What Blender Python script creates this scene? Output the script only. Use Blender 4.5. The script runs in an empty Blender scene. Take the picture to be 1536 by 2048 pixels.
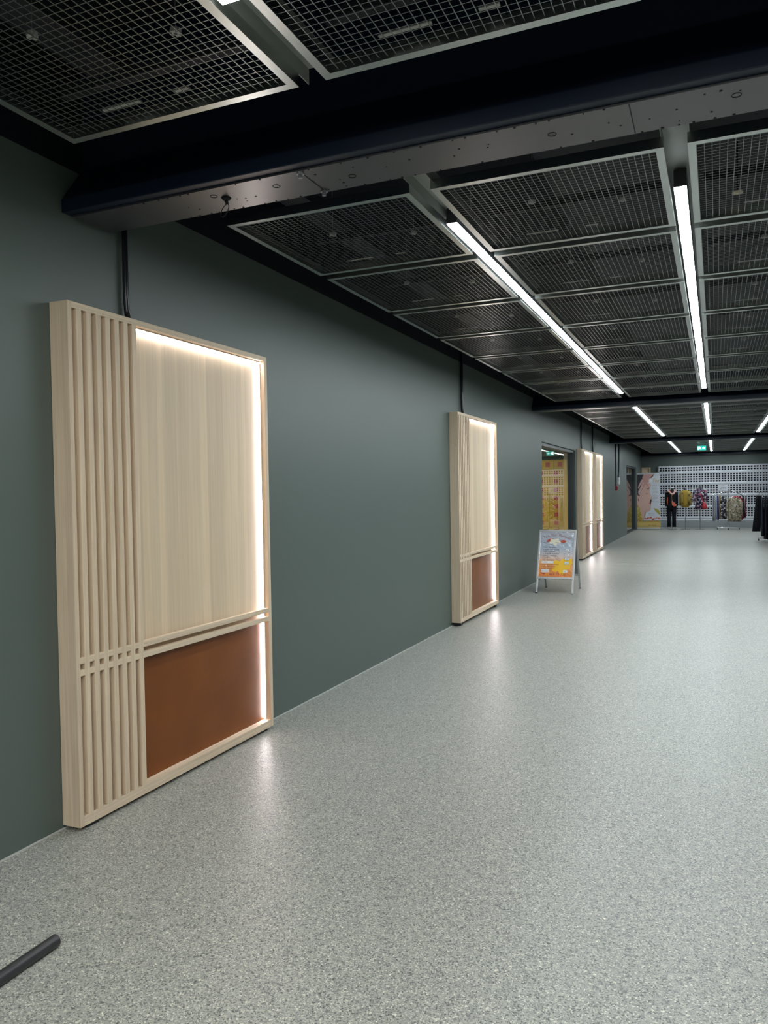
import bpy, bmesh, math, random
from mathutils import Vector, Matrix
random.seed(7)
S = bpy.context.scene
C = S.collection
PI = math.pi

# ------------------------------------------------------------------ camera, world, exposure
CAM = Vector((2.5549, 0.0, 1.4))
YAW, PITCH, ROLL, FPX = 0.4048, -0.0236, -0.0165, 1551.26
Fv = Vector((-math.sin(YAW) * math.cos(PITCH), math.cos(YAW) * math.cos(PITCH), math.sin(PITCH)))
Rv = Vector((math.cos(YAW), math.sin(YAW), 0))
Uv = Rv.cross(Fv)
R2 = math.cos(ROLL) * Rv + math.sin(ROLL) * Uv
U2 = -math.sin(ROLL) * Rv + math.cos(ROLL) * Uv
cd = bpy.data.cameras.new('camera')
cd.sensor_fit = 'AUTO'
cd.sensor_width = 36.0
cd.lens = FPX / 2048 * 36.0
cd.clip_start = 0.05
cam = bpy.data.objects.new('camera', cd)
cam.matrix_world = Matrix(((R2.x, U2.x, -Fv.x, CAM.x), (R2.y, U2.y, -Fv.y, CAM.y), (R2.z, U2.z, -Fv.z, CAM.z), (0, 0, 0, 1)))
C.objects.link(cam)
S.camera = cam
w = bpy.data.worlds.new('world')
S.world = w
w.use_nodes = True
w.node_tree.nodes['Background'].inputs[0].default_value = (0.02, 0.022, 0.026, 1)
w.node_tree.nodes['Background'].inputs[1].default_value = 0.3
S.view_settings.view_transform = 'Standard'
S.view_settings.look = 'None'
S.view_settings.gamma = 1.0
S.view_settings.use_curve_mapping = False
S.view_settings.exposure = 0.0
S.cycles.use_denoising = True
S.cycles.max_bounces = 8
S.cycles.diffuse_bounces = 4
S.cycles.glossy_bounces = 4
S.cycles.transparent_max_bounces = 12
S.cycles.sample_clamp_indirect = 6.0
STRIP_POWER = 60.0          # ceiling light strips
LED_POWER = 50.0            # LED profiles in the wooden wall panels
SHOP_POWER = 34.0            # unseen lamp added to light the shop behind the first glass door


# ------------------------------------------------------------------ materials
def mat(name, col, rough=0.5, metal=0.0, spec=0.5, coat=0.0, emit=None, power=0.0):
    m = bpy.data.materials.new(name)
    m.use_nodes = True
    b = m.node_tree.nodes['Principled BSDF']
    b.inputs['Base Color'].default_value = (*col, 1)
    b.inputs['Roughness'].default_value = rough
    b.inputs['Metallic'].default_value = metal
    b.inputs['Specular IOR Level'].default_value = spec
    b.inputs['Coat Weight'].default_value = coat
    if emit:
        b.inputs['Emission Color'].default_value = (*emit, 1)
        b.inputs['Emission Strength'].default_value = power
    return m


def nodes(m):
    nt = m.node_tree
    return nt, nt.nodes, nt.links, nt.nodes['Principled BSDF']


def ramp(n, stops, interp='LINEAR'):
    r = n.new('ShaderNodeValToRGB')
    cr = r.color_ramp
    cr.interpolation = interp
    while len(cr.elements) < len(stops):
        cr.elements.new(0.5)
    for e, (p, c) in zip(cr.elements, stops):
        e.position = p
        e.color = (*c, 1)
    return r


def wood(name, axis, dark, light, rough=0.55):
    """Oak veneer: grain drawn along one axis, planks a few centimetres wide with slightly different tones."""
    m = mat(name, light, rough, 0, 0.35)
    nt, n, l, b = nodes(m)
    tc = n.new('ShaderNodeTexCoord')
    oi = n.new('ShaderNodeObjectInfo')
    mp = n.new('ShaderNodeMapping')
    sc = [90, 90, 90]
    sc['XYZ'.index(axis)] = 2.2
    mp.inputs['Scale'].default_value = sc
    add = n.new('ShaderNodeVectorMath')
    add.operation = 'ADD'
    mul = n.new('ShaderNodeMath')
    mul.operation = 'MULTIPLY'
    mul.inputs[1].default_value = 13.0
    l.new(oi.outputs['Random'], mul.inputs[0])
    l.new(tc.outputs['Object'], add.inputs[0])
    l.new(mul.outputs[0], add.inputs[1])
    l.new(add.outputs[0], mp.inputs[0])
    ns = n.new('ShaderNodeTexNoise')
    ns.inputs['Scale'].default_value = 1.0
    ns.inputs['Detail'].default_value = 5
    ns.inputs['Roughness'].default_value = 0.65
    l.new(mp.outputs[0], ns.inputs['Vector'])
    r = ramp(n, [(0.3, dark), (0.68, light)])
    l.new(ns.outputs['Fac'], r.inputs[0])
    mp2 = n.new('ShaderNodeMapping')
    sc2 = [16, 16, 16]
    sc2['XYZ'.index(axis)] = 0.02
    mp2.inputs['Scale'].default_value = sc2
    l.new(add.outputs[0], mp2.inputs[0])
    v = n.new('ShaderNodeTexVoronoi')
    v.inputs['Scale'].default_value = 1.0
    l.new(mp2.outputs[0], v.inputs['Vector'])
    sep = n.new('ShaderNodeSeparateColor')
    l.new(v.outputs['Color'], sep.inputs[0])
    mr = n.new('ShaderNodeMapRange')
    mr.inputs['To Min'].default_value = 0.90
    mr.inputs['To Max'].default_value = 1.07
    l.new(sep.outputs[0], mr.inputs[0])
    mx = n.new('ShaderNodeVectorMath')
    mx.operation = 'SCALE'
    l.new(r.outputs[0], mx.inputs[0])
    l.new(mr.outputs[0], mx.inputs['Scale'])
    l.new(mx.outputs[0], b.inputs['Base Color'])
    return m


def print_gradient(name, stops, rough=0.3):
    m = mat(name, (1, 1, 1), rough)
    nt, n, l, b = nodes(m)
    tc = n.new('ShaderNodeTexCoord')
    sp = n.new('ShaderNodeSeparateXYZ')
    l.new(tc.outputs['Generated'], sp.inputs[0])
    r = ramp(n, stops)
    l.new(sp.outputs['Z'], r.inputs[0])
    l.new(r.outputs[0], b.inputs['Base Color'])
    return m


def speckle(name, base, cols, scale, rough=0.8, mix=0.5):
    """Printed cloth: blotches of several colours on a base."""
    m = mat(name, base, rough, 0, 0.2)
    nt, n, l, b = nodes(m)
    tc = n.new('ShaderNodeTexCoord')
    v = n.new('ShaderNodeTexVoronoi')
    v.inputs['Scale'].default_value = scale
    l.new(tc.outputs['Object'], v.inputs['Vector'])
    sep = n.new('ShaderNodeSeparateColor')
    l.new(v.outputs['Color'], sep.inputs[0])
    k = len(cols)
    stops = [(0.0, base)] + [(mix + (1 - mix) * i / k, c) for i, c in enumerate(cols)]
    r = ramp(n, stops, 'CONSTANT')
    l.new(sep.outputs[0], r.inputs[0])
    l.new(r.outputs[0], b.inputs['Base Color'])
    return m


M = {}
# floor: grey flake vinyl, satin
m = M['floor'] = mat('flake_floor', (0.3, 0.3, 0.29), 0.3, 0, 0.32)
nt, n, l, b = nodes(m)
tc = n.new('ShaderNodeTexCoord')
v1 = n.new('ShaderNodeTexVoronoi'); v1.inputs['Scale'].default_value = 270
v2 = n.new('ShaderNodeTexVoronoi'); v2.inputs['Scale'].default_value = 130
ns = n.new('ShaderNodeTexNoise'); ns.inputs['Scale'].default_value = 1.3; ns.inputs['Detail'].default_value = 3
for q in (v1, v2, ns):
    l.new(tc.outputs['Object'], q.inputs['Vector'])
s1 = n.new('ShaderNodeSeparateColor'); l.new(v1.outputs['Color'], s1.inputs[0])
s2 = n.new('ShaderNodeSeparateColor'); l.new(v2.outputs['Color'], s2.inputs[0])
r1 = ramp(n, [(0.0, (0.09, 0.095, 0.10)), (0.10, (0.20, 0.205, 0.20)), (0.30, (0.285, 0.29, 0.275)), (0.70, (0.345, 0.345, 0.32)),
              (0.86, (0.42, 0.42, 0.39)), (0.95, (0.58, 0.57, 0.52))], 'CONSTANT')
l.new(s1.outputs[0], r1.inputs[0])
r2 = ramp(n, [(0.0, (0.70, 0.70, 0.69)), (0.06, (1.12, 1.11, 1.07)), (0.93, (1.42, 1.40, 1.30))], 'CONSTANT')
l.new(s2.outputs[1], r2.inputs[0])
mm = n.new('ShaderNodeMix'); mm.data_type = 'RGBA'; mm.blend_type = 'MULTIPLY'; mm.inputs[0].default_value = 1.0
l.new(r1.outputs[0], mm.inputs[6]); l.new(r2.outputs[0], mm.inputs[7])
l.new(mm.outputs[2], b.inputs['Base Color'])
rr = n.new('ShaderNodeMapRange'); rr.inputs['To Min'].default_value = 0.34; rr.inputs['To Max'].default_value = 0.43
l.new(ns.outputs['Fac'], rr.inputs[0]); l.new(rr.outputs[0], b.inputs['Roughness'])
bp = n.new('ShaderNodeBump'); bp.inputs['Strength'].default_value = 0.05; bp.inputs['Distance'].default_value = 0.001
l.new(s1.outputs[2], bp.inputs['Height']); l.new(bp.outputs[0], b.inputs['Normal'])

# wall paint with a very slight roller texture
m = M['wall'] = mat('green_grey_paint', (0.096, 0.121, 0.109), 0.45, 0, 0.5)
nt, n, l, b = nodes(m)
tc = n.new('ShaderNodeTexCoord')
ns = n.new('ShaderNodeTexNoise'); ns.inputs['Scale'].default_value = 220
l.new(tc.outputs['Object'], ns.inputs['Vector'])
bp = n.new('ShaderNodeBump'); bp.inputs['Strength'].default_value = 0.08; bp.inputs['Distance'].default_value = 0.001
l.new(ns.outputs['Fac'], bp.inputs['Height']); l.new(bp.outputs[0], b.inputs['Normal'])

m = M['navy'] = mat('navy_steel_paint', (0.005, 0.012, 0.028), 0.45, 0, 0.3)
nt, n, l, b = nodes(m)
tc = n.new('ShaderNodeTexCoord')
ns = n.new('ShaderNodeTexNoise'); ns.inputs['Scale'].default_value = 9; ns.inputs['Detail'].default_value = 4
l.new(tc.outputs['Object'], ns.inputs['Vector'])
bp = n.new('ShaderNodeBump'); bp.inputs['Strength'].default_value = 0.12; bp.inputs['Distance'].default_value = 0.01
l.new(ns.outputs['Fac'], bp.inputs['Height']); l.new(bp.outputs[0], b.inputs['Normal'])
M['plate'] = mat('grey_black_plate_paint', (0.034, 0.033, 0.039), 0.36, 0, 1.0)
M['black'] = mat('black_paint', (0.008, 0.009, 0.014), 0.6, 0, 0.3)
M['plenum'] = mat('dark_plenum', (0.014, 0.015, 0.022), 0.8, 0, 0.2)
M['duct'] = mat('dark_duct_paint', (0.022, 0.022, 0.030), 0.6, 0, 0.3)
M['frame'] = mat('grey_panel_frame', (0.50, 0.53, 0.51), 0.30, 1.0, 0.5)
M['grid'] = mat('grey_wire_grid', (0.30, 0.325, 0.325), 0.36, 0.9, 0.5)
M['carrier'] = mat('grey_carrier_steel', (0.30, 0.32, 0.30), 0.5, 0.1)
M['tag'] = mat('pale_clip', (0.42, 0.42, 0.41), 0.5)
M['body'] = mat('black_light_body', (0.02, 0.02, 0.024), 0.45)
STRIP_LAMPS = [((0.97, 1.0, 0.955), 1.15), ((0.89, 0.975, 1.0), 1.0), ((0.86, 0.96, 1.0), 0.76), ((0.86, 0.96, 1.0), 0.72)]   # tubes of each bay: tint, output
for k, (tint, f) in enumerate(STRIP_LAMPS):
    M['strip%d' % k] = mat('white_diffuser', (0.9, 0.9, 0.9), 0.5, emit=tint, power=STRIP_POWER * f)
M['led'] = mat('led_profile', (0.9, 0.9, 0.9), 0.5, emit=(1.0, 0.93, 0.96), power=LED_POWER)
M['woodZ'] = wood('oak_vertical', 'Z', (0.57, 0.445, 0.32), (0.73, 0.585, 0.435))
M['woodY'] = wood('oak_horizontal', 'Y', (0.61, 0.475, 0.34), (0.76, 0.615, 0.46))
M['veneer'] = wood('oak_veneer', 'Z', (0.65, 0.51, 0.355), (0.735, 0.585, 0.415), 0.5)
m = M['leather'] = mat('brown_board', (0.18, 0.055, 0.014), 0.36, 0, 0.28)
nt, n, l, b = nodes(m)
tc = n.new('ShaderNodeTexCoord')
ns = n.new('ShaderNodeTexNoise'); ns.inputs['Scale'].default_value = 5; ns.inputs['Detail'].default_value = 3
l.new(tc.outputs['Object'], ns.inputs['Vector'])
r = ramp(n, [(0.3, (0.18, 0.053, 0.009)), (0.7, (0.21, 0.064, 0.012))])
l.new(ns.outputs['Fac'], r.inputs[0]); l.new(r.outputs[0], b.inputs['Base Color'])
bp = n.new('ShaderNodeBump'); bp.inputs['Strength'].default_value = 0.12; bp.inputs['Distance'].default_value = 0.02
l.new(ns.outputs['Fac'], bp.inputs['Height']); l.new(bp.outputs[0], b.inputs['Normal'])
M['rubber'] = mat('black_rubber', (0.012, 0.012, 0.013), 0.5)
M['pipe'] = mat('black_conduit', (0.012, 0.012, 0.018), 0.28)
M['tube'] = mat('black_tube', (0.028, 0.028, 0.032), 0.38)
M['sealant'] = mat('pale_sealant', (0.5, 0.5, 0.47), 0.5)
M['alu'] = mat('aluminium', (0.62, 0.63, 0.64), 0.32, 0.75)
M['alu_dark'] = mat('grey_plastic', (0.20, 0.21, 0.22), 0.5)
M['doorframe'] = mat('anthracite_frame', (0.03, 0.036, 0.042), 0.4, 0.2)
M['soffit'] = mat('pale_soffit', (0.36, 0.36, 0.37), 0.6)
M['shutter'] = mat('white_shutter', (0.64, 0.66, 0.71), 0.35, 0.2)
M['shutter_bar'] = mat('grey_shutter_bar', (0.36, 0.38, 0.40), 0.45, 0.2)
M['beige'] = mat('beige_shop_paint', (0.42, 0.39, 0.31), 0.7)
M['yellow'] = mat('yellow_carton', (0.82, 0.52, 0.012), 0.5)
M['label_red'] = mat('red_label', (0.62, 0.07, 0.05), 0.5)
M['green_dark'] = mat('dark_green_board', (0.01, 0.05, 0.035), 0.5)
M['white'] = mat('white_print', (0.72, 0.73, 0.75), 0.5)
M['paper'] = mat('white_paper', (0.62, 0.63, 0.68), 0.5)
M['ink'] = mat('black_ink', (0.015, 0.015, 0.02), 0.5)
M['greyink'] = mat('grey_ink', (0.22, 0.22, 0.26), 0.5)
M['redink'] = mat('dark_red_ink', (0.25, 0.05, 0.045), 0.5)
M['gold'] = mat('gold_ink', (0.50, 0.34, 0.12), 0.5)
M['white_plastic'] = mat('white_plastic', (0.72, 0.73, 0.75), 0.4)
M['red_plastic'] = mat('red_plastic', (0.28, 0.02, 0.03), 0.4)
M['chrome'] = mat('chrome', (0.62, 0.62, 0.64), 0.2, 1.0)
M['steel_grey'] = mat('grey_steel', (0.32, 0.33, 0.35), 0.35, 0.6)
M['exit_green'] = mat('exit_green', (0.0, 0.25, 0.2), 0.5, emit=(0.02, 0.52, 0.42), power=0.9)
M['exit_white'] = mat('exit_white', (0.8, 0.9, 0.9), 0.5, emit=(0.65, 1.0, 0.93), power=1.3)
M['added_lamp'] = mat('added_shop_lamp', (0.9, 0.9, 0.9), 0.5, emit=(1.0, 0.96, 0.86), power=SHOP_POWER)

m = M['glass'] = bpy.data.materials.new('door_glass')
m.use_nodes = True
nt = m.node_tree
for q in list(nt.nodes):
    nt.nodes.remove(q)
out = nt.nodes.new('ShaderNodeOutputMaterial')
tr = nt.nodes.new('ShaderNodeBsdfTransparent'); tr.inputs[0].default_value = (0.93, 0.95, 0.94, 1)
gl = nt.nodes.new('ShaderNodeBsdfGlossy'); gl.inputs['Roughness'].default_value = 0.0
fr = nt.nodes.new('ShaderNodeFresnel')
ge = nt.nodes.new('ShaderNodeNewGeometry')
mi = nt.nodes.new('ShaderNodeMapRange'); mi.inputs['To Min'].default_value = 1.52; mi.inputs['To Max'].default_value = 1 / 1.52
nt.links.new(ge.outputs['Backfacing'], mi.inputs[0]); nt.links.new(mi.outputs[0], fr.inputs['IOR'])
mx = nt.nodes.new('ShaderNodeMixShader')
nt.links.new(fr.outputs[0], mx.inputs[0]); nt.links.new(tr.outputs[0], mx.inputs[1]); nt.links.new(gl.outputs[0], mx.inputs[2])
nt.links.new(mx.outputs[0], out.inputs[0])


# ------------------------------------------------------------------ mesh helpers
class MB:
    def __init__(self):
        self.bm = bmesh.new()
        self.X = Matrix.Identity(4)

    def v(self, p):
        return self.bm.verts.new(self.X @ Vector(p))

    def face(self, vs):
        try:
            return self.bm.faces.new(vs)
        except ValueError:
            return None

    def box(self, x0, x1, y0, y1, z0, z1):
        vs = [self.v(p) for p in ((x0, y0, z0), (x1, y0, z0), (x1, y1, z0), (x0, y1, z0), (x0, y0, z1), (x1, y0, z1), (x1, y1, z1), (x0, y1, z1))]
        for f in ((0, 3, 2, 1), (4, 5, 6, 7), (0, 1, 5, 4), (1, 2, 6, 5), (2, 3, 7, 6), (3, 0, 4, 7)):
            self.face([vs[i] for i in f])
        return self

    def tube(self, pts, r, seg=10, cap=True, inner=None):
        pts = [Vector(p) for p in pts]
        rs = r if isinstance(r, (list, tuple)) else [r] * len(pts)
        rings = []
        up = None
        for i, p in enumerate(pts):
            d = (pts[min(i + 1, len(pts) - 1)] - pts[max(i - 1, 0)]).normalized()
            if up is None:
                up = Vector((0, 0, 1)) if abs(d.z) < 0.9 else Vector((0, 1, 0))
            a = d.cross(up)
            if a.length < 1e-4:
                a = d.cross(Vector((1, 0, 0)))
            a.normalize()
            up = a.cross(d).normalized()
            rings.append([self.v(p + rs[i] * (math.cos(t) * a + math.sin(t) * up)) for t in [2 * PI * k / seg for k in range(seg)]])
        for A, B in zip(rings, rings[1:]):
            for k in range(seg):
                self.face((A[k], A[(k + 1) % seg], B[(k + 1) % seg], B[k]))
        if cap:
            self.face(list(reversed(rings[0])))
            self.face(rings[-1])
        return self

    def loft(self, rows, seg=28, folds=0, amp=0.0, phase=0.0, power=2.0):
        """rows of (cx, cy, z, rx, ry): stacked ovals, with vertical folds."""
        rings = []
        for (cx, cy, z, rx, ry) in rows:
            ring = []
            for k in range(seg):
                t = 2 * PI * k / seg
                f = 1 + amp * math.sin(folds * t + phase + z * 2.0)
                c, s = math.cos(t), math.sin(t)
                px = math.copysign(abs(c) ** (2 / power), c)
                py = math.copysign(abs(s) ** (2 / power), s)
                ring.append(self.v((cx + rx * px * (1 + amp * 0.3 * math.sin(folds * t)), cy + ry * py * f, z)))
            rings.append(ring)
        for A, B in zip(rings, rings[1:]):
            for k in range(seg):
                self.face((A[k], A[(k + 1) % seg], B[(k + 1) % seg], B[k]))
        self.face(list(reversed(rings[0])))
        self.face(rings[-1])
        return self

    def prism(self, poly, y0, y1):
        """polygon in X-Z pushed along Y."""
        a = [self.v((x, y0, z)) for x, z in poly]
        b_ = [self.v((x, y1, z)) for x, z in poly]
        k = len(poly)
        self.face(a)
        self.face(list(reversed(b_)))
        for i in range(k):
            self.face((a[i], b_[i], b_[(i + 1) % k], a[(i + 1) % k]))
        return self

    def prism_x(self, poly, x0, x1):
        """polygon in Y-Z pushed along X."""
        a = [self.v((x0, y, z)) for y, z in poly]
        b_ = [self.v((x1, y, z)) for y, z in poly]
        k = len(poly)
        self.face(a)
        self.face(list(reversed(b_)))
        for i in range(k):
            self.face((a[i], b_[i], b_[(i + 1) % k], a[(i + 1) % k]))
        return self

    def ball(self, c, rx, ry, rz, u=14, v=9):
        g = bmesh.ops.create_uvsphere(self.bm, u_segments=u, v_segments=v, radius=1.0)
        for q in g['verts']:
            q.co = self.X @ Vector((c[0] + q.co.x * rx, c[1] + q.co.y * ry, c[2] + q.co.z * rz))
        return self

    def build(self, name, material, parent=None, smooth=False, bevel=0.0):
        bmesh.ops.recalc_face_normals(self.bm, faces=self.bm.faces[:])
        me = bpy.data.meshes.new(name)
        self.bm.to_mesh(me)
        self.bm.free()
        me.materials.append(material)
        if smooth:
            for p in me.polygons:
                p.use_smooth = True
        o = bpy.data.objects.new(name, me)
        C.objects.link(o)
        if parent:
            o.parent = parent
        if bevel:
            bv = o.modifiers.new('bevel', 'BEVEL')
            bv.width = bevel
            bv.segments = 2
            bv.limit_method = 'ANGLE'
        return o


def tag(o, label, cat, group=None):
    o['label'] = label
    o['category'] = cat
    o['kind'] = 'thing'
    if group:
        o['group'] = group
    return o


def thing(name, label, cat, loc=(0, 0, 0), rz=0.0, group=None):
    o = bpy.data.objects.new(name, None)
    o.empty_display_size = 0.1
    C.objects.link(o)
    o.location = loc
    o.rotation_euler = (0, 0, rz)
    return tag(o, label, cat, group)


def struct(o):
    o['kind'] = 'structure'
    return o


def sbox(name, m, *b):
    return struct(MB().box(*b).build(name, m))


def dup(root, loc, label, rz=None):
    r = root.copy()
    C.objects.link(r)
    r.location = loc
    if rz is not None:
        r.rotation_euler = (0, 0, rz)
    r['label'] = label
    for ch in list(root.children):
        c = ch.copy()
        C.objects.link(c)
        c.parent = r
        for g in list(ch.children):
            d = g.copy()
            C.objects.link(d)
            d.parent = c
    return r


def lettering(text, size, m, parent, mtx, name='lettering', shear=0.0, align='LEFT', width=1.0):
    """flat letters as a mesh, laid out in the plane of mtx."""
    cu = bpy.data.curves.new(name, 'FONT')
    cu.body = text
    cu.size = size
    cu.shear = shear
    cu.align_x = align
    cu.extrude = 0.0002
    tmp = bpy.data.objects.new('tmp_text', cu)
    C.objects.link(tmp)
    bpy.context.view_layer.update()
    me = bpy.data.meshes.new_from_object(tmp.evaluated_get(bpy.context.evaluated_depsgraph_get()))
    bpy.data.objects.remove(tmp)
    bpy.data.curves.remove(cu)
    me.transform(mtx @ Matrix.Diagonal((width, 1, 1, 1)))
    me.materials.clear()
    me.materials.append(m)
    o = bpy.data.objects.new(name, me)
    C.objects.link(o)
    o.parent = parent
    return o


# upright plane facing -Y: letter x -> X, letter y -> Z
FACING = Matrix(((1, 0, 0, 0), (0, 0, -1, 0), (0, 1, 0, 0), (0, 0, 0, 1)))

# ------------------------------------------------------------------ room shell
XR, YB, YE = 5.4, -6.2, 30.42
sbox('floor', M['floor'], -3.2, XR, YB, 33.0, -0.1, 0.0)
sbox('ceiling', M['plenum'], -3.4, XR + 0.15, YB - 0.15, 33.2, 3.4, 3.5)
D1 = (12.40, 15.60, 2.19)
D2 = (25.10, 28.22, 2.17)
wl = MB()
for y0, y1, z0, z1 in ((YB, D1[0], 0, 2.82), (D1[0], D1[1], D1[2], 2.82), (D1[1], D2[0], 0, 2.82), (D2[0], D2[1], D2[2], 2.82), (D2[1], YE, 0, 2.82)):
    wl.box(-0.16, 0, y0, y1, z0, z1)
struct(wl.build('wall_left', M['wall']))
sbox('trim_1', M['black'], -0.16, -0.004, YB, YE, 2.82, 3.4)
sbox('wall_right', M['wall'], XR, XR + 0.15, YB, YE, 0, 3.4)
sbox('wall_back', M['wall'], -0.16, XR, YB - 0.15, YB, 0, 3.4)
we = MB()
we.box(-0.16, 0.60, YE, YE + 0.15, 0, 3.4)
we.box(0.60, XR, YE, YE + 0.15, 2.24, 3.4)
struct(we.build('wall_end', M['wall']))
# closed dark shop behind the shutter
dk = MB()
dk.box(0.45, 0.55, YE + 0.15, 33, 0, 3.4)
dk.box(0.45, XR, 32.9, 33, 0, 3.4)
dk.box(XR, XR + 0.1, YE + 0.15, 33, 0, 3.4)
struct(dk.build('wall_store', M['plenum']))
# pale sealant line where the wall meets the floor
bs = MB()
for y0, y1 in ((YB, D1[0]), (D1[1], D2[0]), (D2[1], YE)):
    bs.box(0.0005, 0.007, y0, y1, 0.0005, 0.006)
struct(bs.build('baseboard_left', M['sealant']))

# steel beams across the hall
def beam(name, y):
    prof = [(y, 2.618), (y, 2.672), (y + 0.128, 2.846), (y + 0.128, 3.398), (y + 0.168, 3.398), (y + 0.168, 2.80), (y + 0.275, 2.672), (y + 0.275, 2.618)]
    o = struct(MB().prism_x(prof, 0.001, XR - 0.001).build(name, M['navy'], bevel=0.004))
    plate = MB().box(0.02, XR - 0.02, y + 0.045, y + 0.27, 2.610, 2.6178).build('cover_plate', M['plate'], o)
    return o


BEAMS = [2.528, 11.70, 20.95, 30.14]
beams = [beam('beam', y) for y in BEAMS]
b1 = beams[0]
g = MB()
for i, px in enumerate((1.13, 2.31)):
    g.box(px - 0.0015, px + 0.0015, 2.58, 2.79, 2.6085, 2.6105)
g.build('plate_joint', M['black'], b1)
for (px, py) in ((1.126, 2.590), (1.127, 2.780)):
    q = MB()
    q.tube([(px, py, 2.612), (px, py, 2.603)], 0.015, 12)
    q.tube([(px, py, 2.604), (px, py, 2.590)], 0.009, 6)
    q.build('bolt', M['steel_grey'], b1)
for (px, py) in ((0.98, 2.66), (1.29, 2.70), (2.62, 2.66), (0.70, 2.64), (2.05, 2.68)):
    q = MB()
    for k in range(18):
        a0, a1 = 2 * PI * k / 18, 2 * PI * (k + 1) / 18
        q.tube([(px + 0.014 * math.cos(a0), py + 0.014 * math.sin(a0), 2.6095), (px + 0.014 * math.cos(a1), py + 0.014 * math.sin(a1), 2.6095)], 0.0014, 5)
    q.build('plug_ring', M['black'], b1)
rv = MB()
random.seed(5)
for k in range(60):
    px = 0.3 + k * 0.055 + random.uniform(-0.012, 0.012)
    for py in (2.578, 2.792):
        if random.random() < 0.55:
            rv.tube([(px, py, 2.6105), (px, py, 2.6078)], random.uniform(0.0025, 0.005), 6)
for k in range(34):
    px, py = random.uniform(0.5, 3.0), random.uniform(2.60, 2.78)
    rv.tube([(px, py, 2.6105), (px, py, 2.6085)], random.uniform(0.002, 0.005), 6)
rv.build('rivet', M['black'], b1)
wlp = MB()
wlp.tube([(0.735, 2.675, 2.611), (0.735, 2.675, 2.60)], [0.022, 0.014], 10)
wlp.tube([(0.735, 2.675, 2.60), (0.738, 2.677, 2.585)], 0.007, 8)
loop = [(0.738 + 0.016 * math.sin(t) - 0.012 * (1 - math.cos(t)), 2.677, 2.585 - 0.024 * (1 - math.cos(t))) for t in [2 * PI * k / 20 for k in range(21)]]
wlp.tube(loop, 0.0018, 6)
tag(wlp.build('wire_hook', M['black'], smooth=True), 'small black wire loop hooked under the big dark near beam', 'hook')

# ------------------------------------------------------------------ ceiling panels
PW, PL, PITCH_Y = 0.949, 0.9667, 1.0508
COLS = [0.3825, 1.4285, 2.463, 3.508]
BAY_Y0 = [3.194, 12.434, 21.674]
Z0 = 2.71
panel0 = thing('ceiling_panel', '', 'ceiling panel', (0, 0, Z0), group='wire grid ceiling panels')
fm = MB()
FW, FH = 0.030, 0.041
for a in ((0, PW, 0, FW), (0, PW, PL - FW, PL), (0, FW, FW, PL - FW), (PW - FW, PW, FW, PL - FW)):
    fm.box(a[0], a[1], a[2], a[3], 0, FH)
fm.build('frame', M['frame'], panel0)
gm = MB()
nb = 31
for i in range(1, nb + 1):
    x = FW + (PW - 2 * FW) * i / (nb + 1)
    gm.box(x - 0.0011, x + 0.0011, FW - 0.005, PL - FW + 0.005, 0.008, 0.0105)
for i in range(1, nb + 1):
    y = FW + (PL - 2 * FW) * i / (nb + 1)
    gm.box(FW - 0.005, PW - FW + 0.005, y - 0.0010, y + 0.0010, 0.0098, 0.0107)
gm.build('wire_grid', M['grid'], panel0)
for x0, x1 in ((0.22, 0.385), (0.525, 0.585)):
    MB().box(x0, x1, PL - 0.092, PL - 0.078, 0.036, 0.040).build('hanger_bar', M['tag'], panel0)
for cx, cy in ((0.34, PL - 0.50), (0.73, PL - 0.34)):
    q = MB()
    for dx, dy in ((0.011, 0.0), (-0.011, 0.0), (0, 0.011), (0, -0.011)):
        q.box(cx + dx - 0.006, cx + dx + 0.006, cy + dy - 0.006, cy + dy + 0.006, 0.042, 0.054)
    q.box(cx - 0.011, cx + 0.011, cy - 0.011, cy + 0.011, 0.052, 0.057)
    q.build('hanger_clip', M['tag'], panel0)
    MB().tube([(cx, cy, 0.05), (cx, cy, 0.688)], 0.0012, 5).build('hanger_wire', M['steel_grey'], panel0)
ORD = ['first', 'second', 'third', 'fourth', 'fifth', 'sixth', 'seventh', 'eighth']
ROWN = ['row along left wall', 'second row from left wall', 'third row from left wall', 'fourth row from left wall']
BAYN = ['behind the near beam', 'behind the second beam', 'behind the third beam']
first = True


def place_panel(x, y, lab):
    global first
    if first:
        panel0.location = (x, y, Z0)
        panel0['label'] = lab
        first = False
    else:
        dup(panel0, (x, y, Z0), lab)


for ci, cx in enumerate(COLS):
    for bi, by in enumerate(BAY_Y0):
        for k in range(8):
            place_panel(cx, by + k * PITCH_Y, 'grey wire grid ceiling panel, %s %s, %s' % (ORD[k], BAYN[bi], ROWN[ci]))
for ci, cx in enumerate(COLS[:3]):
    for k in range(2):
        place_panel(cx, 2.2206 - PL - k * PITCH_Y, 'grey wire grid ceiling panel, %s before the near beam, %s' % (ORD[k], ROWN[ci]))

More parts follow.
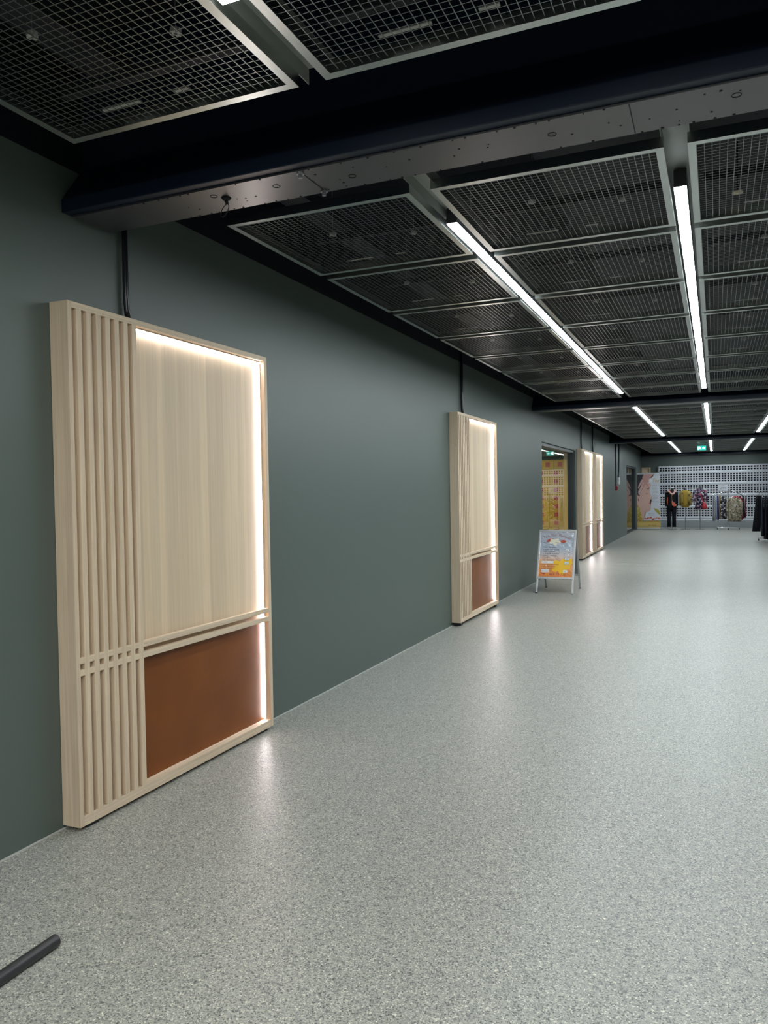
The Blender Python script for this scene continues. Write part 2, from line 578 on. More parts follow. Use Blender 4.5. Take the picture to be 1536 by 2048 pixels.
# carrier channels above the gaps, conduit and duct in the plenum
GAPS = [1.380, 2.4185, 3.460]
tn = 2
for gx in GAPS:
    for y0, y1 in ((YB, 2.29), (2.83, 11.66), (12.0, 20.90), (21.26, 30.10)):
        q = MB()
        q.box(gx - 0.052, gx + 0.052, y0, y1, 2.802, 2.807)
        q.box(gx - 0.052, gx - 0.049, y0, y1, 2.7515, 2.802)
        q.box(gx + 0.049, gx + 0.052, y0, y1, 2.7515, 2.802)
        struct(q.build('trim_%d' % tn, M['carrier']))
        tn += 1
q = MB()
for by in BAY_Y0:
    for k in range(8):
        y = by + k * PITCH_Y + PL - 0.13
        q.box(0.42, 1.29, y, y + 0.03, 2.86, 2.90)
        q.box(1.47, 2.33, y, y + 0.03, 2.86, 2.90)
        q.box(2.51, 3.37, y, y + 0.03, 2.86, 2.90)
for k in range(2):
    y = 2.2206 - 0.10 - k * PITCH_Y
    q.box(0.42, 1.29, y, y + 0.035, 2.83, 2.86)
    q.box(1.47, 2.33, y, y + 0.035, 2.83, 2.86)
struct(q.build('trim_%d' % tn, M['duct'])); tn += 1
for y0, y1 in ((YB, 2.25), (3.02, 11.5), (12.3, 20.7)):
    q = MB()
    q.box(0.47, 0.62, y0, y1, 2.93, 2.99)
    struct(q.build('trim_%d' % tn, M['duct'])); tn += 1
for y0, y1 in ((3.0, 11.4), (12.3, 20.6), (21.5, 29.8)):
    q = MB().box(1.75, 3.3, y0, y1, 3.02, 3.30).build('air_duct', M['duct'])
    struct(q)

# light strips
def strip(x, y0, y1, lab, bay):
    t = thing('light_strip', lab, 'ceiling light', (x, y0, 0), group='long ceiling light strips')
    L = y1 - y0
    MB().box(-0.0265, 0.0265, 0, L, 2.7155, 2.790).build('housing', M['body'], t, bevel=0.001)
    MB().box(-0.0255, 0.0255, 0.002, L - 0.002, 2.712, 2.7155).build('diffuser', M['strip%d' % bay], t)
    return t


ROWL = ['nearest left wall', 'second from left wall', 'third from left wall']
SEG = [(-5.9, 1.775, 'on our side of the near beam'), (3.65, 11.03, 'behind the near beam'), (12.9, 20.35, 'behind the second beam'), (22.1, 29.75, 'behind the third beam')]
for gi, gx in enumerate(GAPS):
    for bay, (y0, y1, ph) in enumerate(SEG):
        strip(gx if gi else 1.3765, y0, y1, 'long white ceiling light strip %s, %s' % (ph, ROWL[gi]), bay)

# ------------------------------------------------------------------ wooden light panels on the wall
W, HT, DP = 1.544, 2.203, 0.100
p0 = thing('wooden_light_panel', 'tall oak slat wall panel with brown lower board, nearest the viewer', 'wall panel', group='oak light panels on the wall')
BX = 0.055
MB().box(0.002, DP, 0, 0.023, 0, HT).build('side_board', M['woodZ'], p0, bevel=0.0012)
MB().box(0.002, DP, W - 0.030, W, 0, HT).build('side_board', M['woodZ'], p0, bevel=0.0012)
MB().box(0.0025, DP - 0.0004, 0.023, W - 0.030, HT - 0.027, HT).build('top_board', M['woodY'], p0, bevel=0.0012)
MB().box(0.0025, DP - 0.0004, 0.023, W - 0.030, 0, 0.043).build('bottom_board', M['woodY'], p0, bevel=0.0012)
SL0, SLP, SLW = 0.0600, 0.0561, 0.0290
for i in range(7):
    y = SL0 - 0.0115 + i * SLP
    MB().box(BX, DP - 0.0002, y, y + SLW, 0.043, HT - 0.027).build('slat', M['woodZ'], p0, bevel=0.0012)
SE = SL0 - 0.0115 + 6 * SLP + SLW
RZ = (0.6860, 0.6350)
for z in RZ:
    MB().box(BX + 0.020, DP - 0.0008, 0.023, W - 0.030, z, z + 0.027).build('cross_rail', M['woodY'], p0, bevel=0.0012)
MB().box(0.045, BX, 0.023, W - 0.030, 0.655, HT - 0.027).build('upper_board', M['veneer'], p0)
bl = MB().box(0.045, BX, 0.023, W - 0.030, 0.043, 0.655).build('lower_board', M['leather'], p0)
bl['label'] = 'glossy brown lower board'
l1 = MB().box(BX, BX + 0.018, W - 0.036, W - 0.030, 0.050, HT - 0.040).build('led_shade_lip', M['woodZ'], p0)  # wooden lip behind the lens, deepened to shade the inner frame from LED bounce
MB().box(BX + 0.001, BX + 0.011, W - 0.0385, W - 0.036, 0.051, HT - 0.041).build('led_lens', M['led'], l1)
l2 = MB().box(BX, BX + 0.018, SE, W - 0.036, HT - 0.033, HT - 0.027).build('led_shade_lip', M['woodY'], p0)
MB().box(BX + 0.001, BX + 0.011, SE + 0.001, W - 0.037, HT - 0.0355, HT - 0.033).build('led_lens', M['led'], l2)
for y in (0.05, W - 0.12):
    MB().box(0.015, 0.085, y, y + 0.07, -0.0185, 0).build('foot', M['rubber'], p0)
p0.location = (0, 2.4483, 0.0185)
p1 = dup(p0, (0, 7.715, 0.0360), 'tall oak slat wall panel with brown board, second from the viewer, before the poster stand')
p2 = dup(p0, (0, 15.77, 0.030), 'tall oak slat wall panel touching the first glass door frame, left of its pair')
p3 = dup(p0, (0, 17.37, 0.030), 'tall oak slat wall panel, farther one of the touching pair beyond the poster stand')
for p in (p1, p2, p3):
    for c in p.children:
        if c.name.startswith('foot'):
            c.scale = (1, 1, 1)
            c.scale.z = p.location.z / 0.0185
# black conduit from the ceiling down to each panel
PIPES = [(2.889, 2.2215, 'above the nearest oak wall panel'), (8.118, 2.239, 'above the second oak wall panel'), (16.235, 2.233, 'above the nearer of the paired oak panels'), (17.836, 2.233, 'above the farther of the paired oak panels')]
for y, z, ph in PIPES:
    q = MB()
    q.tube([(0.021, y, 3.39), (0.021, y, z + 0.12), (0.022, y + 0.003, z + 0.06), (0.026, y + 0.008, z - 0.0005)], 0.0135 if y < 3 else 0.016, 12)
    tag(q.build('conduit', M['pipe'], smooth=True), 'thin black conduit running down the wall %s' % ph, 'conduit', 'black conduits on the wall')

# ------------------------------------------------------------------ glass doors in the left wall
def glass_door(name, d, pane_name='glass_pane'):
    y0, y1, zt = d
    f = MB()
    f.box(-0.13, -0.03, y0 + 0.001, y1 - 0.001, zt - 0.055, zt - 0.001)
    f.box(-0.13, -0.03, y0 + 0.001, y0 + 0.06, 0.001, zt - 0.055)
    f.box(-0.13, -0.03, y1 - 0.10, y1 - 0.001, 0.001, zt - 0.055)
    f.box(-0.13, -0.03, y0 + 0.06, y1 - 0.10, 0.001, 0.05)
    o = struct(f.build(name, M['doorframe'], bevel=0.002))
    gq = MB()
    gq.box(-0.084, -0.078, y0 + 0.06, y1 - 0.10, 0.05, zt - 0.055)
    gq.build(pane_name, M['glass'], o)
    return o


glass_door('door_1', D1)
glass_door('door_2', D2)

# massage shop room behind both doors
r = MB()
r.box(-3.2, -0.16, 11.3, 11.4, 0, 2.6)
r.box(-3.2, -0.16, 18.6, 18.7, 0, 2.6)
r.box(-3.3, -3.2, 11.3, 18.7, 0, 2.6)
r.box(-3.2, -0.16, 11.4, 18.6, 2.58, 2.62)
struct(r.build('wall_shop', M['beige']))
r = MB()
r.box(-3.2, -0.16, 24.2, 24.3, 0, 2.6)
r.box(-3.2, -0.16, 31.6, 31.7, 0, 2.6)
r.box(-3.3, -3.2, 24.2, 31.7, 0, 2.6)
r.box(-3.2, -0.16, 24.3, 31.6, 2.58, 2.62)
struct(r.build('wall_salon', M['beige']))
sl = thing('added_shop_lamp', 'unseen flat lamp added on the shop ceiling behind the first glass door', 'ceiling light', (-1.5, 15.3, 2.54))  # added out of view to brighten the cartons behind the glass
MB().box(-0.3, 0.3, -0.9, 0.9, 0.004, 0.04).build('housing', M['white_plastic'], sl)
MB().box(-0.28, 0.28, -0.88, 0.88, 0, 0.004).build('diffuser', M['added_lamp'], sl)
# yellow cartons stacked behind the glass
random.seed(3)
ct = None
STK = ['left', 'middle', 'right']
CW, CHT = 0.335, 0.19


def carton(w_, h_, lab, x, z, lw_):
    t = thing('carton', lab, 'carton', (x, 18.0, z), group='yellow cartons behind the shop glass')
    MB().box(-w_ / 2 + 0.0015, w_ / 2 - 0.0015, 0, 0.3, 0.0015, h_ - 0.001).build('box', M['yellow'], t, bevel=0.004)
    MB().box(-lw_ / 2, lw_ / 2, -0.0015, 0.0, h_ * 0.25, h_ * 0.75).build('sticker', M['label_red'], t)
    return t


for si, sx in enumerate((-1.17, -0.835, -0.50)):
    for k in range(10):
        z = k * CHT
        lab = 'yellow carton with red sticker in %s stack behind shop glass, %s from the floor' % (STK[si], (ORD + ['ninth', 'tenth'])[k])
        if ct is None:
            ct = carton(CW, CHT, lab, sx, z, 0.10)
        else:
            dup(ct, (sx, 18.0, z), lab)
for si, sx in enumerate((-1.30, -1.02, -0.74, -0.46)):
    carton(0.275, 0.215, 'large yellow carton lying on top of the stacks behind shop glass, %s from left' % ORD[si], sx, 10 * CHT, 0.10)
gs = MB().box(-1.6, -0.55, 18.05, 18.09, 2.118, 2.20).build('header_board', M['green_dark'])
tag(gs, 'dark green board above the yellow cartons behind shop glass', 'sign')

# ------------------------------------------------------------------ poster stand (A-board)
ab = thing('poster_stand', 'silver A-frame poster stand on the floor before the first glass door', 'poster stand', (0.518, 10.92, 0))
LEN = math.hypot(0.856, 0.335)
ang = math.atan2(0.335, 0.856)


def leaf(sign):
    """leaf coordinates: x across, y towards the outside, z up along the leaf; top edge at the hinge."""
    return Matrix.Translation((0, sign * -0.335, 0)) @ Matrix.Rotation(sign * -ang, 4, 'X')


LF = leaf(1)
LB = leaf(-1)
HW = 0.258
for nm, X in (('front_frame', LF), ('back_frame', LB)):
    q = MB(); q.X = X
    zb, zt_ = 0.205, LEN - 0.004
    q.box(-HW, HW, -0.011, 0.011, zt_ - 0.030, zt_)
    q.box(-HW, HW, -0.011, 0.011, zb, zb + 0.030)
    q.box(-HW, -HW + 0.028, -0.011, 0.011, zb + 0.030, zt_ - 0.030)
    q.box(HW - 0.028, HW, -0.011, 0.011, zb + 0.030, zt_ - 0.030)
    q.build(nm, M['alu'], ab, bevel=0.003)
for X in (LF, LB):
    for s in (-1, 1):
        q = MB(); q.X = X
        q.box(s * (HW - 0.016) - 0.013, s * (HW - 0.016) + 0.013, -0.007, 0.007, 0.006, 0.205)
        lg = q.build('leg', M['alu'], ab, bevel=0.002)
        q = MB(); q.X = X
        q.box(s * (HW - 0.016) - 0.015, s * (HW - 0.016) + 0.015, -0.009, 0.009, -0.002, 0.010)
        q.build('rubber_foot', M['rubber'], lg)
q = MB(); q.X = LB
q.box(-HW + 0.028, HW - 0.028, -0.004, 0.008, 0.235, LEN - 0.034)
q.build('back_panel', M['alu_dark'], ab)
m = M['poster'] = mat('poster_print', (1, 1, 1), 0.07)
nt, n, l, b = nodes(m)
tc = n.new('ShaderNodeTexCoord')
sp = n.new('ShaderNodeSeparateXYZ'); l.new(tc.outputs['Generated'], sp.inputs[0])
rp = ramp(n, [(0.0, (0.78, 0.25, 0.07)), (0.30, (0.80, 0.36, 0.13)), (0.46, (0.62, 0.52, 0.50)), (0.62, (0.42, 0.47, 0.56)), (1.0, (0.40, 0.41, 0.46))])
l.new(sp.outputs['Z'], rp.inputs[0]); l.new(rp.outputs[0], b.inputs['Base Color'])
wn = n.new('ShaderNodeTexNoise'); wn.inputs['Scale'].default_value = 14; wn.inputs['Detail'].default_value = 2
l.new(tc.outputs['Object'], wn.inputs['Vector'])
bp = n.new('ShaderNodeBump'); bp.inputs['Strength'].default_value = 0.9; bp.inputs['Distance'].default_value = 0.03
l.new(wn.outputs['Fac'], bp.inputs['Height']); l.new(bp.outputs[0], b.inputs['Normal'])
q = MB(); q.X = LF
q.box(-HW + 0.028, HW - 0.028, -0.004, 0.004, 0.235, LEN - 0.034)
poster = q.build('poster', M['poster'], ab)
PT = LF @ Matrix.Translation((-HW + 0.028, -0.0046, 0.235)) @ FACING    # poster plane: u 0..0.46, v 0..0.648
PU, PV = 0.46, 0.648


def flat(poly, m, parent, X, name, lift=0.0):
    """flat printed shape in the letter plane of X."""
    q = MB(); q.X = X @ Matrix.Translation((0, 0, lift))
    vs = [q.v((u, v_, 0)) for u, v_ in poly]
    q.face(vs)
    bmesh.ops.triangulate(q.bm, faces=q.bm.faces[:])
    me = bpy.data.meshes.new(name)
    q.bm.to_mesh(me); q.bm.free()
    me.materials.append(m)
    o = bpy.data.objects.new(name, me)
    C.objects.link(o)
    o.parent = parent
    return o


def at(u, v_, rot=0.0, lift=0.0008):
    return PT @ Matrix.Translation((u, v_, lift)) @ Matrix.Rotation(rot, 4, 'Z')


M['p_yellow'] = mat('yellow_flower_ink', (0.85, 0.50, 0.02), 0.25)
M['p_cream'] = mat('cream_flower_ink', (0.72, 0.68, 0.55), 0.25)
M['p_red'] = mat('brick_red_ink', (0.42, 0.08, 0.05), 0.25)
M['p_white'] = mat('white_patch', (0.74, 0.74, 0.76), 0.35)
for k, (ch, u, v_, a) in enumerate((('T', .045, .545, .42), ('a', .070, .556, .36), ('o', .092, .565, .3), ('T', .138, .580, .18), ('h', .163, .585, .12), ('a', .188, .588, .06), ('i', .212, .590, 0), ('M', .246, .588, -.10), ('a', .282, .583, -.18), ('s', .304, .578, -.24), ('s', .323, .572, -.3), ('a', .341, .566, -.34), ('s', .361, .558, -.38), ('j', .378, .550, -.42), ('e', .388, .545, -.45))):
    lettering(ch, 0.045, M['redink'], poster, at(u, v_, a), shear=0.2)


def petals(cu, cv, rad, n_, m, nm, lift, parent, X, sq=1.0, rot=0.0):
    pts = []
    for k in range(n_ * 8):
        t = 2 * PI * k / (n_ * 8)
        rr_ = rad * (0.55 + 0.45 * abs(math.cos(n_ * t / 2 + rot)))
        pts.append((cu + rr_ * math.cos(t), cv + sq * rr_ * math.sin(t)))
    return flat(pts, m, parent, X, nm, lift)


flat([(.085, .520), (.12, .550), (.17, .556), (.19, .545), (.18, .51), (.12, .505), (.09, .498)], M['p_red'], poster, PT, 'printed_leaf', .0004)
flat([(.27, .52), (.32, .535), (.36, .52), (.34, .49), (.28, .49)], M['p_red'], poster, PT, 'printed_leaf', .0004)
petals(.20, .505, .085, 5, M['p_cream'], 'printed_flower', .0006, poster, PT, .62, .5)
lettering('Helse', 0.022, M['redink'], poster, at(.205, .487), shear=0.3)
lettering('Hud', 0.022, M['ink'], poster, at(.04, .487), shear=0.3)
petals(.30, .15, .13, 5, M['p_yellow'], 'printed_flower', .0004, poster, PT, .9, .2)
petals(.415, .215, .05, 5, M['p_yellow'], 'printed_flower', .0004, poster, PT, 1.2, .9)
LN = [('Thai  massasje', .418), ('1 time 30 minutter', .385), ('Olje  massasje', .356), ('1 time 30 minutter', .325), ('ekstra  massasje', .294), ('1 time', .264), ('Fot  massasje', .234)]
for t_, v_ in LN:
    lettering(t_, 0.026, M['ink'], poster, at(.045, v_), width=1.12)
flat([(.03, .192), (.195, .192), (.195, .226), (.03, .226)], M['p_white'], poster, PT, 'price_patch', .0007)
lettering('1 time', 0.024, M['ink'], poster, at(.05, .203, 0, .0012))
for t_, v_ in (('ansiktsbehandling massasje', .172), ('aromaterapi massasje', .142), ('sportsmassasje time', .112)):
    lettering(t_, 0.022, M['redink'], poster, at(.035, v_))
for v_ in (.362, .300, .238, .178):
    flat([(.345, v_), (.407, v_), (.407, v_ + .042), (.345, v_ + .042)], M['greyink'], poster, PT, 'price_patch', .0006)
    flat([(.350, v_ + .005), (.402, v_ + .005), (.402, v_ + .037), (.350, v_ + .037)], M['p_white'], poster, PT, 'price_patch', .0009)
    lettering('500', 0.020, M['ink'], poster, at(.358, v_ + .013, 0, .0013))
flat([(.035, .062), (.14, .062), (.14, .104), (.035, .104)], M['p_white'], poster, PT, 'price_patch', .0007)
lettering('Velkommen', 0.019, M['ink'], poster, at(.040, .075, 0, .0012))
flat([(.335, .062), (.385, .062), (.40, .08), (.385, .10), (.335, .10)], M['p_white'], poster, PT, 'price_patch', .0007)
lettering('Tid', 0.018, M['ink'], poster, at(.345, .073, 0, .0012))
flat([(.03, .058), (.05, .038), (.08, .032), (.095, .044), (.078, .052), (.055, .046), (.045, .062)], M['p_red'], poster, PT, 'phone_symbol', .0008)
lettering(': 469 73 721', 0.046, M['redink'], poster, at(.115, .022), shear=0.25, width=1.1)
q = MB()
for s in (-0.17, 0.17):
    q.box(s - 0.02, s + 0.02, -0.012, 0.012, 0.842, 0.862)
q.build('hinge', M['alu_dark'], ab)

# ------------------------------------------------------------------ roll-up banner
bn = thing('roll_up_banner', 'white and gold roll-up banner with a face in profile beside second glass door', 'banner', (0.012, 28.45, 0))
BW, BH = 0.775, 1.965
MB().box(0, BW, -0.05, 0.05, 0.012, 0.075).build('cassette', M['alu'], bn, bevel=0.006)
for x in (0.12, BW - 0.12):
    MB().box(x - 0.02, x + 0.02, -0.12, 0.12, 0, 0.012).build('foot', M['alu'], bn)
MB().box(0, BW, -0.014, 0.006, BH - 0.02, BH + 0.004).build('top_rail', M['alu'], bn)
MB().tube([(BW / 2, 0.012, 0.07), (BW / 2, 0.012, BH - 0.01)], 0.008, 8).build('pole', M['alu'], bn)
M['b_white'] = mat('banner_white', (0.62, 0.64, 0.70), 0.45)
M['b_skin'] = print_gradient('banner_skin', [(0.0, (0.58, 0.36, 0.29)), (0.5, (0.68, 0.44, 0.37)), (1.0, (0.66, 0.40, 0.34))], 0.45)
M['b_hand'] = mat('banner_hand', (0.58, 0.32, 0.29), 0.45)
M['b_finger'] = mat('banner_finger', (0.70, 0.43, 0.39), 0.45)
M['b_line'] = mat('banner_dark_line', (0.16, 0.05, 0.05), 0.45)
M['b_hair'] = mat('banner_hair', (0.035, 0.035, 0.045), 0.45)
M['b_gold'] = print_gradient('banner_gold', [(0.0, (0.40, 0.27, 0.06)), (0.5, (0.60, 0.43, 0.14)), (0.85, (0.50, 0.34, 0.08)), (1.0, (0.20, 0.11, 0.02))], 0.4)
M['b_gold2'] = speckle('banner_gold_lace', (0.48, 0.35, 0.07), [(0.60, 0.50, 0.16), (0.36, 0.25, 0.05)], 30, 0.5, 0.4)
M['b_leaf'] = mat('banner_leaf', (0.38, 0.33, 0.05), 0.45)
M['b_rose'] = mat('banner_rose', (0.55, 0.09, 0.07), 0.45)
M['b_pale'] = mat('banner_pale_rose', (0.70, 0.45, 0.38), 0.45)
sheet = MB().box(0.003, BW - 0.003, -0.006, -0.003, 0.07, BH - 0.01).build('banner_sheet', M['b_white'], bn)
BP = Matrix.Translation((0, -0.0063, 0)) @ FACING


def bq(x, y):
    return ((x - 445) * 0.0012, (1900 - y) * 0.001246)


def bflat(pts, m, nm, lift):
    return flat([bq(*p) for p in pts], M[m], sheet, BP, nm, lift)


bflat([(450, 360), (640, 360), (600, 560), (500, 760), (470, 950), (450, 950)], 'b_hair', 'printed_hair', .0004)
bflat([(450, 940), (520, 900), (600, 700), (700, 640), (745, 640), (765, 700), (790, 760), (784, 830), (798, 885), (832, 955), (856, 1010), (848, 1048), (812, 1068), (828, 1115), (818, 1150), (800, 1168), (830, 1190), (812, 1228), (826, 1290), (802, 1365), (745, 1398), (690, 1405), (660, 1435), (640, 1560), (620, 1652), (450, 1652)], 'b_skin', 'printed_face', .0006)
bflat([(450, 1200), (490, 1260), (520, 1300), (545, 1420), (560, 1500), (585, 1652), (450, 1652)], 'b_gold2', 'printed_scarf', .0009)
bflat([(640, 355), (930, 355), (870, 400), (800, 480), (770, 570), (760, 620), (700, 680), (650, 720), (600, 700), (590, 520), (600, 420)], 'b_hand', 'printed_hand', .0009)
for a in (((570, 500), (620, 520), (490, 750), (470, 745), (480, 690)), ((595, 580), (650, 600), (500, 880), (470, 870), (490, 800)), ((640, 640), (700, 650), (540, 940), (505, 955), (500, 920), (560, 790)), ((730, 600), (765, 590), (840, 640), (800, 750), (780, 770), (745, 690))):
    bflat(a, 'b_finger', 'printed_finger', .0012)
for a in (((600, 600), (608, 600), (500, 800), (492, 800)), ((655, 630), (663, 632), (525, 890), (515, 890)), ((735, 640), (745, 640), (790, 760), (780, 765)), ((500, 915), (530, 940), (515, 965), (470, 950), (455, 910))):
    bflat(a, 'b_line', 'printed_line', .0014)
bflat([(455, 960), (500, 985), (520, 1050), (515, 1130), (490, 1180), (460, 1180), (452, 1060)], 'b_finger', 'printed_ear', .0010)
bflat([(470, 1020), (500, 1070), (490, 1110), (468, 1080)], 'b_line', 'printed_line', .0014)
bflat([(680, 880), (710, 895), (740, 890), (735, 905), (700, 908)], 'b_line', 'printed_eye', .0014)
bflat([(690, 760), (750, 745), (785, 770), (745, 765)], 'b_line', 'printed_eyebrow', .0014)
bflat([(770, 1160), (818, 1142), (822, 1166), (826, 1192), (780, 1180)], 'b_rose', 'printed_mouth', .0012)
bflat([(895, 1300), (990, 1325), (1050, 1365), (1060, 1420), (1085, 1480), (1040, 1475), (1000, 1440), (950, 1390)], 'b_leaf', 'printed_leaf', .0006)
bflat([(450, 1652), (1088, 1652), (1088, 1850), (450, 1850)], 'b_gold', 'printed_band', .0011)
random.seed(11)
for k in range(16):
    fx, fy = 670 + k * 26, 1595 + random.uniform(-30, 25)
    u_, v_ = bq(fx, fy)
    petals(u_, v_, random.uniform(.025, .045), 5, M['b_rose'] if k % 3 != 1 else M['b_pale'], 'printed_flower', .0008 + k * .00002, sheet, BP, .8, k)
u_, v_ = bq(815, 520)
petals(u_, v_, .055, 6, M['p_white'], 'printed_flower', .0016, sheet, BP, 1.6, .3)
BT = lambda x, y, lift=.0018: BP @ Matrix.Translation((*bq(x, y), lift))
lettering('Tao', 0.185, M['gold'], sheet, BT(865, 585), shear=0.25, width=0.78)
lettering('Thai massasje', 0.026, M['gold'], sheet, BT(900, 622), width=1.1)
for k, t_ in enumerate(('Thai massasje', '1 time 30 min', 'Oljemassasje', '1 time 30 min', 'Aroma massasje', '1 time      500', 'Fotmassasje', '30 min      350', 'Ansiktsmassasje', 'Ryggmassasje', 'Hotstone', 'Nakke       300')):
    lettering(t_, 0.036, M['greyink'], sheet, BT(870, 682 + k * 40), width=0.75)
lettering('469 73 721', 0.050, M['greyink'], sheet, BT(745, 1470), width=0.95)
lettering('timebestilling', 0.030, M['greyink'], sheet, BT(750, 1508), width=1.2)
bflat([(690, 1430), (725, 1430), (725, 1490), (690, 1500)], 'p_white', 'phone_symbol', .0012)
lettering('Åpen man-lør', 0.075, M['b_line'], sheet, BT(735, 1800), shear=0.3, width=0.68)

# ------------------------------------------------------------------ end wall: shutter, wooden panel
sh = thing('roller_shutter', 'closed white perforated roller shutter filling the far end wall', 'shutter', (0, 30.33, 0))
PR = 0.0825
TOPZ = 2.2
HOLE = {0, 1, 3, 4, 5, 6, 8, 9, 10, 11, 13, 14, 15, 16, 18, 19, 20, 21}
q = MB()
X0, X1, CP = 0.62, XR - 0.02, 0.0947
for i in range(24):
    zt_ = TOPZ - i * PR
    if i in HOLE:
        q.box(X0, X1, 0, 0.012, zt_ - 0.0125, zt_ + 0.0)
        q.box(X0, X1, 0, 0.012, zt_ - PR, zt_ - PR + 0.0135)
        x = X0
        while x < X1:
            q.box(x, min(x + 0.034, X1), 0.001, 0.011, zt_ - PR + 0.0135, zt_ - 0.0125)
            x += CP
    else:
        q.prism_x([(0.012, zt_), (0.002, zt_ - 0.004), (-0.006, zt_ - PR * 0.35), (-0.006, zt_ - PR * 0.65), (0.002, zt_ - PR + 0.004), (0.012, zt_ - PR)], X0, X1)
q.box(X0, X1, 0, 0.012, TOPZ, 2.238)
q.build('curtain', M['shutter'], sh)
MB().box(X0, X1, -0.012, 0.02, 0.004, TOPZ - 24 * PR).build('bottom_bar', M['shutter_bar'], sh, bevel=0.004)
MB().box(0.585, 0.625, -0.03, 0.06, 0.001, 2.238).build('guide_rail', M['shutter_bar'], sh)
wp = thing('timber_surround', 'oak framed panel in the far corner behind the roll-up banner', 'wall panel', (0.012, 30.32, 0))
q = MB()
q.box(0, 0.315, 0, 0.099, 2.185, 2.215)
q.box(0, 0.03, 0, 0.099, 0.02, 2.185)
q.box(0.27, 0.315, 0, 0.099, 0.02, 2.185)
q.box(0.03, 0.27, 0, 0.099, 0.001, 0.05)
q.build('frame', M['woodZ'], wp, bevel=0.001)
MB().box(0.03, 0.27, 0.05, 0.09, 0.05, 2.185).build('board', M['veneer'], wp)

# ------------------------------------------------------------------ exit sign
ex = thing('exit_sign', 'green lit emergency exit sign hanging from the ceiling beyond the third beam', 'exit sign', (2.165, 25.0, 2.535))
EW, EH = 0.245, 0.135
MB().box(-EW / 2, EW / 2, -0.012, 0.012, 0, EH).build('panel', M['exit_green'], ex, bevel=0.002)
for x in (-0.08, 0.08):
    MB().tube([(x, 0, EH), (x, 0, 0.183)], 0.003, 6).build('hanging_rod', M['steel_grey'], ex)
for sgn, nm in ((1, 'front'), (-1, 'rear')):
    X = Matrix.Translation((0, -0.0125 * sgn, 0)) @ (FACING if sgn == 1 else Matrix.Rotation(PI, 4, 'Z') @ FACING)
    pr = []
    q = MB(); q.X = X
    def qf(p, q=q):
        q.face([q.v((u, v_, 0.0005)) for u, v_ in p])
    s_ = 1 if sgn == 1 else -1
    qf([(s_ * u, v_) for u, v_ in [(0.02, .055), (0.055, .055), (0.055, .03), (0.10, .0675), (0.055, .105), (0.055, .08), (0.02, .08)]])
    q.build('arrow', M['exit_white'], ex)
    q = MB(); q.X = X
    def qg(p, q=q):
        q.face([q.v((s_ * u, v_, 0.0005)) for u, v_ in p])
    qg([(-0.105, .02), (-0.06, .02), (-0.06, .03), (-0.095, .03), (-0.095, .105), (-0.06, .105), (-0.06, .115), (-0.105, .115)])
    qg([(-0.05, .115), (-0.035, .115), (-0.035, .10), (-0.05, .10)])
    qg([(-0.075, .09), (-0.03, .095), (-0.01, .075), (-0.015, .07), (-0.035, .085), (-0.045, .06), (-0.02, .05), (-0.025, .025), (-0.035, .025), (-0.035, .045), (-0.06, .055), (-0.08, .025), (-0.09, .03), (-0.065, .07), (-0.055, .083), (-0.075, .08)])
    bmesh.ops.triangulate(q.bm, faces=q.bm.faces[:])
    q.build('running_figure', M['exit_white'], ex)

# ------------------------------------------------------------------ wall devices with hanging cables
q = MB()
q.tube([(0.012, 22.24, 2.83), (0.012, 22.24, 2.2), (0.012, 22.26, 1.52)], 0.016, 8)
tag(q.build('cable', M['pipe'], smooth=True), 'straight black cable hanging down the wall to the red box', 'cable', 'black cables on the wall')
q = MB()
q.tube([(0.012, 23.05, 2.83), (0.012, 23.05, 2.3), (0.012, 22.98, 1.95), (0.012, 22.80, 1.74)], 0.016, 8)
tag(q.build('cable', M['pipe'], smooth=True), 'bent black cable hanging down the wall to the white box', 'cable', 'black cables on the wall')
wb = thing('junction_box', 'white box on the wall at the end of bent black cable', 'wall box', (0.0, 22.78, 1.55))
MB().box(0.001, 0.05, -0.11, 0.11, 0, 0.2).build('case', M['white_plastic'], wb, bevel=0.008)
MB().box(0.05, 0.056, -0.08, 0.08, 0.03, 0.17).build('cover', M['white_plastic'], wb, bevel=0.004)
rb = thing('alarm_box', 'red alarm box on the wall below the white box', 'wall box', (0.0, 22.30, 1.38))
MB().box(0.001, 0.05, -0.10, 0.10, 0, 0.14).build('case', M['red_plastic'], rb, bevel=0.008)
MB().tube([(0.05, 0, 0.07), (0.06, 0, 0.07)], 0.035, 14).build('button', M['red_plastic'], rb)

# pale sprinkler rose seen through the grid of the right-hand panel
sp_ = thing('sprinkler', 'pale sprinkler rose above the first ceiling panel of third row', 'sprinkler', (2.655, 4.03, 2.775))
q = MB(); q.loft([(0, 0, 0.0, 0.010, 0.010), (0, 0, 0.004, 0.024, 0.024), (0, 0, 0.010, 0.027, 0.027), (0, 0, 0.014, 0.012, 0.012)], 20)
mm_ = mat('pale_brass', (0.65, 0.58, 0.42), 0.4, 0.3)
q.build('rose', mm_, sp_, smooth=True)
MB().tube([(0, 0, 0.012), (0, 0, 0.245)], 0.004, 8).build('drop_pipe', M['black'], sp_)

# thin frame of a floor hatch
q = MB()
hx0, hx1, hy0, hy1 = 0.79, 1.46, 14.84, 15.45
q.box(hx0, hx1, hy0, hy0 + 0.012, 0.0, 0.0012)
q.box(hx0, hx1, hy1, hy1 + 0.012, 0.0, 0.0012)
q.box(hx0, hx0 + 0.008, hy0, hy1, 0.0, 0.0012)
q.box(hx1 - 0.008, hx1, hy0, hy1, 0.0, 0.0012)
struct(q.build('trim_%d' % tn, M['steel_grey'])); tn += 1

